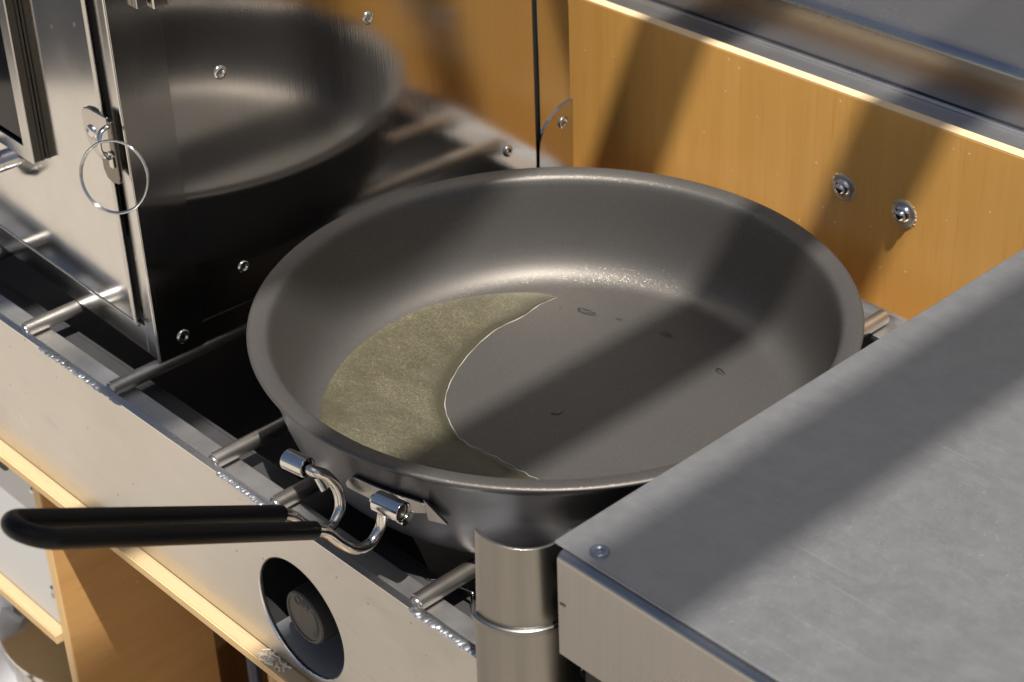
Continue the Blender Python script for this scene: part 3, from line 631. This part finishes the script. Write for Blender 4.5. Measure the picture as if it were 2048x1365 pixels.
def arc_plate(t0, t1, z0f, z1f, r_in, th, n=20, bm=None):
    """plate that follows the pan wall; z0f, z1f give its lower and upper edge along t"""
    bm = bm or bmesh.new(); rows = []
    for i in range(n + 1):
        t = t0 + (t1 - t0) * i / n; an = ha + t / 0.146
        row = []
        for zz in (z0f(t), z1f(t)):
            rw = r_in + zz * 0.22
            for dr_ in (0, th): row.append(bm.verts.new(((rw + dr_) * math.cos(an), (rw + dr_) * math.sin(an), zz)))
        rows.append(row)
    for a, b in zip(rows, rows[1:]):
        for i, j in ((0, 1), (1, 3), (3, 2), (2, 0)): bm.faces.new((a[i], a[j], b[j], b[i]))
    bm.faces.new([rows[0][i] for i in (0, 1, 3, 2)]); bm.faces.new([rows[-1][i] for i in (0, 2, 3, 1)])
    return bm
bk = obj('handle_bracket', arc_plate(-0.013, 0.036, lambda t: -0.0300 + 0.006 * max(0, (t - 0.02) / 0.02) ** 1.5, lambda t: -0.0195 - 0.0035 * max(0, (t - 0.026) / 0.014) ** 2 - 0.0080 * max(0, (-0.003 - t) / 0.010) ** 2, 0.1462, 0.0016), M['bracket'], pan, bevel=0.0004)
obj('bracket_wing', arc_plate(0.0345, 0.0440, lambda t: -0.0300 + 0.0005 * (t - 0.034), lambda t: -0.0165 - (t - 0.0345) * 1.35, 0.1472, 0.0018, 6), M['bracket'], bk, bevel=0.0005)
for t0, t1 in ((-0.0355, -0.0230), (0.0185, 0.0335)):
    p0, p1 = L(t0, 0.1535, -0.0160), L(t1, 0.1535, -0.0160)
    bm = bmesh.new()
    n = 28; rings = []
    X = er; Y = ez
    for P0, rr in ((p0, 0.0049), (p1, 0.0049), (p1, 0.0038), (p0, 0.0038)):
        rings.append([bm.verts.new(P0 + rr * (math.cos(2 * PI * k / n) * X + math.sin(2 * PI * k / n) * Y)) for k in range(n)])
    for i in range(4):
        a, b = rings[i], rings[(i + 1) % 4]
        for k in range(n): bm.faces.new((a[k], a[(k + 1) % n], b[(k + 1) % n], b[k]))
    hb = obj('hinge_barrel', bm, M['chrome'], bk, bevel=0.0003)
    obj('barrel_pin', tube([L(t0 + 0.0012, 0.1535, -0.0160), L(t1 - 0.0014, 0.1535, -0.0160)], 0.0034, 20), M['dark_steel'], hb, smooth=50)
obj('hinge_lug', tube([L(-0.019, 0.1505, -0.020), L(-0.016, 0.1500, -0.026)], 0.0036, 14, flat=0.5), M['chrome'], bk, smooth=50)
obj('hinge_lug', tube([L(0.027, 0.1500, -0.0215), L(0.032, 0.1495, -0.0225)], 0.0042, 14, flat=0.8), M['chrome'], bk, smooth=50)
HE_R, HE_Z = 0.3245, 0.0690
SR, SZ = 0.186, -0.0150
d = Vector((HE_R - SR, HE_Z - SZ)).normalized()
def wire_leg(t, tb, sgn):
    q = SR - 0.001; s0 = L(t, SR, SZ)
    return [L(t, SR + d.x * 0.03, SZ + d.y * 0.03), L(t, SR + d.x * 0.01, SZ + d.y * 0.01), s0, L(t + 0.0002 * sgn, 0.1790, -0.0205), L(t + 0.0008 * sgn, 0.1720, -0.0300), L(t + 0.0012 * sgn, 0.1630, -0.0395), L(t + 0.0018 * sgn, 0.1545, -0.0420), L(t + 0.0028 * sgn, 0.1475, -0.0370), L(t + 0.0046 * sgn, 0.1462, -0.0280), L(t + 0.0078 * sgn, 0.1495, -0.0195), L((t + tb) / 2 + 0.003 * sgn, 0.1535, -0.0162), L(tb, 0.1535, -0.0160), L(tb + 0.009 * sgn, 0.1535, -0.0160)]
TA, TB = -0.0083, 0.0113
obj('handle_wire', tube(smooth_path(wire_leg(TA, -0.0240, -1), 8), 0.0026, 16), M['wire'], pan, smooth=60)
obj('handle_wire', tube(smooth_path(wire_leg(TB, 0.0195, 0.6), 8), 0.0026, 16), M['wire'], pan, smooth=60)
tc_ = (TA + TB) / 2; tr_ = (TB - TA) / 2
D3 = er * d.x + ez * d.y; E0 = L(tc_, HE_R, HE_Z) - D3 * (tr_ + 0.0047)
path = [L(TA, SR, SZ) - D3 * 0.0, L(TA, SR, SZ) + D3 * 0.04, L(TA, SR, SZ) + D3 * 0.08]
path += [E0 + tr_ * (math.sin(a) * D3 - math.cos(a) * et) for a in [i * PI / 16 for i in range(17)]]
path += [L(TB, SR, SZ) + D3 * 0.08, L(TB, SR, SZ) + D3 * 0.04, L(TB, SR, SZ)]
obj('handle_grip', tube([Vector(p) for p in path], 0.0041, 22), M['rubber'], pan, smooth=50, bevel=0.0)

# oil in the pan
FZ = -0.0580
inn = [(-0.0745, 0.0735), (-0.0757, 0.0610), (-0.0735, 0.0460), (-0.074, 0.0262), (-0.067, 0.0018), (-0.0557, -0.0206), (-0.0429, -0.0371), (-0.0289, -0.0471), (-0.0103, -0.0544), (0.0096, -0.0527), (0.0282, -0.0519), (0.0432, -0.0513), (0.062, -0.0560), (0.080, -0.072), (0.0885, -0.0795)]
inn = [v.xy for v in smooth_path([(x, y, 0) for x, y in inn], 7)]
n = len(inn); out = []
a_s, a_e = math.radians(135.5), math.radians(318)
for i in range(n):
    u = i / (n - 1); a = a_s + (a_e - a_s) * u ** 0.92
    rr = min(0.1212, 0.1050 + 0.0162 * min(1, u / 0.22) ** 0.7)
    out.append(Vector((rr * math.cos(a), rr * math.sin(a))))
bm = bmesh.new(); K = 10; grid = []
lev = FZ + 0.0013
for i in range(n):
    row = []
    wob = 0.0006 * math.sin(i * 1.7) * (1 if i > n * 0.55 else 0.2)
    for k in range(K + 1):
        s = (k / K) ** 1.6; q = inn[i].lerp(out[i], s)
        dist = (q - inn[i]).length
        if k == 0 and i < n - 1: q = q + (inn[i] - out[i]).normalized() * wob
        h = min(1.0, dist / 0.0140); z = FZ - 0.0002 + (lev - FZ + 0.0002) * math.sqrt(max(0, 1 - (1 - h) ** 2))
        row.append(bm.verts.new((q.x, q.y, z)))
    grid.append(row)
for i in range(n - 1):
    for k in range(K): bm.faces.new((grid[i][k], grid[i + 1][k], grid[i + 1][k + 1], grid[i][k + 1]))
edge = [r[0].co.copy() + Vector((0, 0, 0.0003)) for r in grid[:-1]]
oil = tag(obj('oil_puddle', bm, M['oil'], None, smooth=70, up=True), 'crescent puddle of cloudy yellow cooking oil inside the frying pan', 'oil')
obj('edge_highlight', tube(edge, [(0.00018 + 0.00008 * math.sin(i * 0.9)) * min(1, 0.3 + i / 10) for i in range(len(edge))], 8), M['edge_highlight'], oil, smooth=60)
def drop(x, y, ln, wd, ang, label):
    bm = bmesh.new()
    bmesh.ops.create_uvsphere(bm, u_segments=24, v_segments=12, radius=1)
    for v in bm.verts:
        c = v.co; k = 1 + 0.25 * math.sin(3 * math.atan2(c.y, c.x)) * 0.3
        v.co = Vector((c.x * ln * k, c.y * wd * k * (1 - 0.35 * c.x), max(-0.2, c.z) * min(ln, wd) * 0.5))
    bm.transform(Matrix.Translation((x, y, FZ)) @ Matrix.Rotation(math.radians(ang), 4, 'Z'))
    o = obj('oil_drop', bm, M['drop'], None, smooth=80); tag(o, label, 'oil drop', 'oil drops on the pan floor')
tiny = 'tiny round oil drop on the pan floor'
drop(-0.0513, 0.0738, 0.0068, 0.0021, 10, 'long flat oil drop trailing off the crescent puddle tip')
drop(-0.0332, 0.0804, 0.0025, 0.0008, 15, 'short thin oil streak between two larger oil drops')
drop(-0.0199, 0.0832, 0.0008, 0.0007, 0, tiny)
drop(-0.0050, 0.0869, 0.0042, 0.0017, 0, 'oval oil drop at the edge of the shadow stripe in the pan')
drop(0.0403, 0.0792, 0.0042, 0.0015, -15, 'slim oil drop nearest the side table in the pan')
drop(0.0057, -0.0047, 0.0034, 0.0019, 75, 'upright oval oil drop alone in the middle of the pan floor')
drop(-0.0175, 0.027, 0.0010, 0.0009, 0, tiny)
drop(-0.0659, 0.0679, 0.0009, 0.0007, 0, tiny)
drop(-0.0060, 0.012, 0.0006, 0.0005, 0, tiny)
drop(-0.022, 0.034, 0.0006, 0.0005, 0, tiny)

# ================================================================== THINGS IN THE CABINET
pot = thing('cooking_pot', 'shiny steel pot with lid standing in the cabinet beside the plywood divider', 'pot')
PX, PY, PZ = -0.385, -0.060, -0.3800
obj('pot_body', lathe([(0, -0.62 - PZ), (0.078, -0.62 - PZ), (0.082, -0.61 - PZ), (0.082, -0.012), (0.085, -0.008), (0.085, -0.004), (0.080, -0.004), (0.078, -0.02), (0.078, -0.22), (0, -0.22)], 72, (PX, PY, PZ)), M['chrome'], pot, smooth=40)
ld = obj('lid', lathe([(0.0865, -0.0035), (0.0865, -0.001), (0.083, 0.0), (0.076, 0.001), (0.06, 0.007), (0.03, 0.012), (0, 0.013)], 72, (PX, PY, PZ)), M['chrome'], pot, smooth=40)
obj('lid_knob', lathe([(0.006, 0.013), (0.006, 0.020), (0.013, 0.024), (0.012, 0.030), (0, 0.032)], 32, (PX, PY, PZ)), M['rubber'], ld, smooth=40)
hpath = smooth_path([L_ for L_ in [Vector((PX + 0.045, PY - 0.070, PZ - 0.022)), Vector((PX + 0.062, PY - 0.098, PZ - 0.026)), Vector((PX + 0.088, PY - 0.080, PZ - 0.026)), Vector((PX + 0.080, PY - 0.035, PZ - 0.022))]], 8)
obj('pot_handle', tube(hpath, 0.0045, 12, flat=0.6), M['chrome'], pot, smooth=50)
bm = bmesh.new()
P0 = Vector((-0.488, -0.140, -0.62)); rows = []
for i in range(14):
    row = []
    for k in range(12):
        u, v = i / 13, k / 11
        fold = 0.010 * math.sin(u * 9) + 0.004 * math.sin(u * 23 + v * 5)
        row.append(bm.verts.new((P0.x + 0.055 * u, P0.y + fold + 0.015 * v, P0.z + 0.30 * v - 0.05 * u * v * v)))
    rows.append(row)
for a, b in zip(rows, rows[1:]):
    for k in range(11): bm.faces.new((a[k], a[k + 1], b[k + 1], b[k]))
o = obj('paper_roll_sheet', bm, M['paper'], None, smooth=60); so = o.modifiers.new('thickness', 'SOLIDIFY'); so.thickness = 0.0012
tag(o, 'white sheet of kitchen paper standing beside the steel pot', 'paper')
def upright(name, x, y, r, z0, z1, m, label, cat, group=None):
    o = obj(name, lathe([(0, z0), (r * 0.9, z0), (r, z0 + 0.004), (r, z1 - 0.012), (r * 1.15, z1 - 0.008), (r * 1.05, z1 - 0.002), (r * 0.6, z1), (0, z1)], 24, (x, y, 0)), m, None, smooth=40)
    tag(o, label, cat, group)
upright('utensil_handle', -0.1830, -0.085, 0.0040, -0.619, -0.215, M['navy'], 'navy blue utensil handle standing beside the charcoal tin', 'utensil')
upright('wooden_spoon', -0.1700, -0.078, 0.0052, -0.619, -0.210, M['spoon'], 'pale wooden spoon handle standing between two navy handles', 'spoon')
upright('utensil_handle', -0.1560, -0.080, 0.0046, -0.619, -0.205, M['navy'], 'navy blue utensil handle standing on the far side of the wooden spoon', 'utensil')
o = obj('storage_tin', lathe([(0, -0.619), (0.030, -0.619), (0.030, -0.235), (0.0315, -0.233), (0.0315, -0.225), (0, -0.224)], 40, (-0.232, 0.010, 0)), M['charcoal'], None, smooth=40)
tag(o, 'tall charcoal tin standing behind the plywood divider', 'tin')
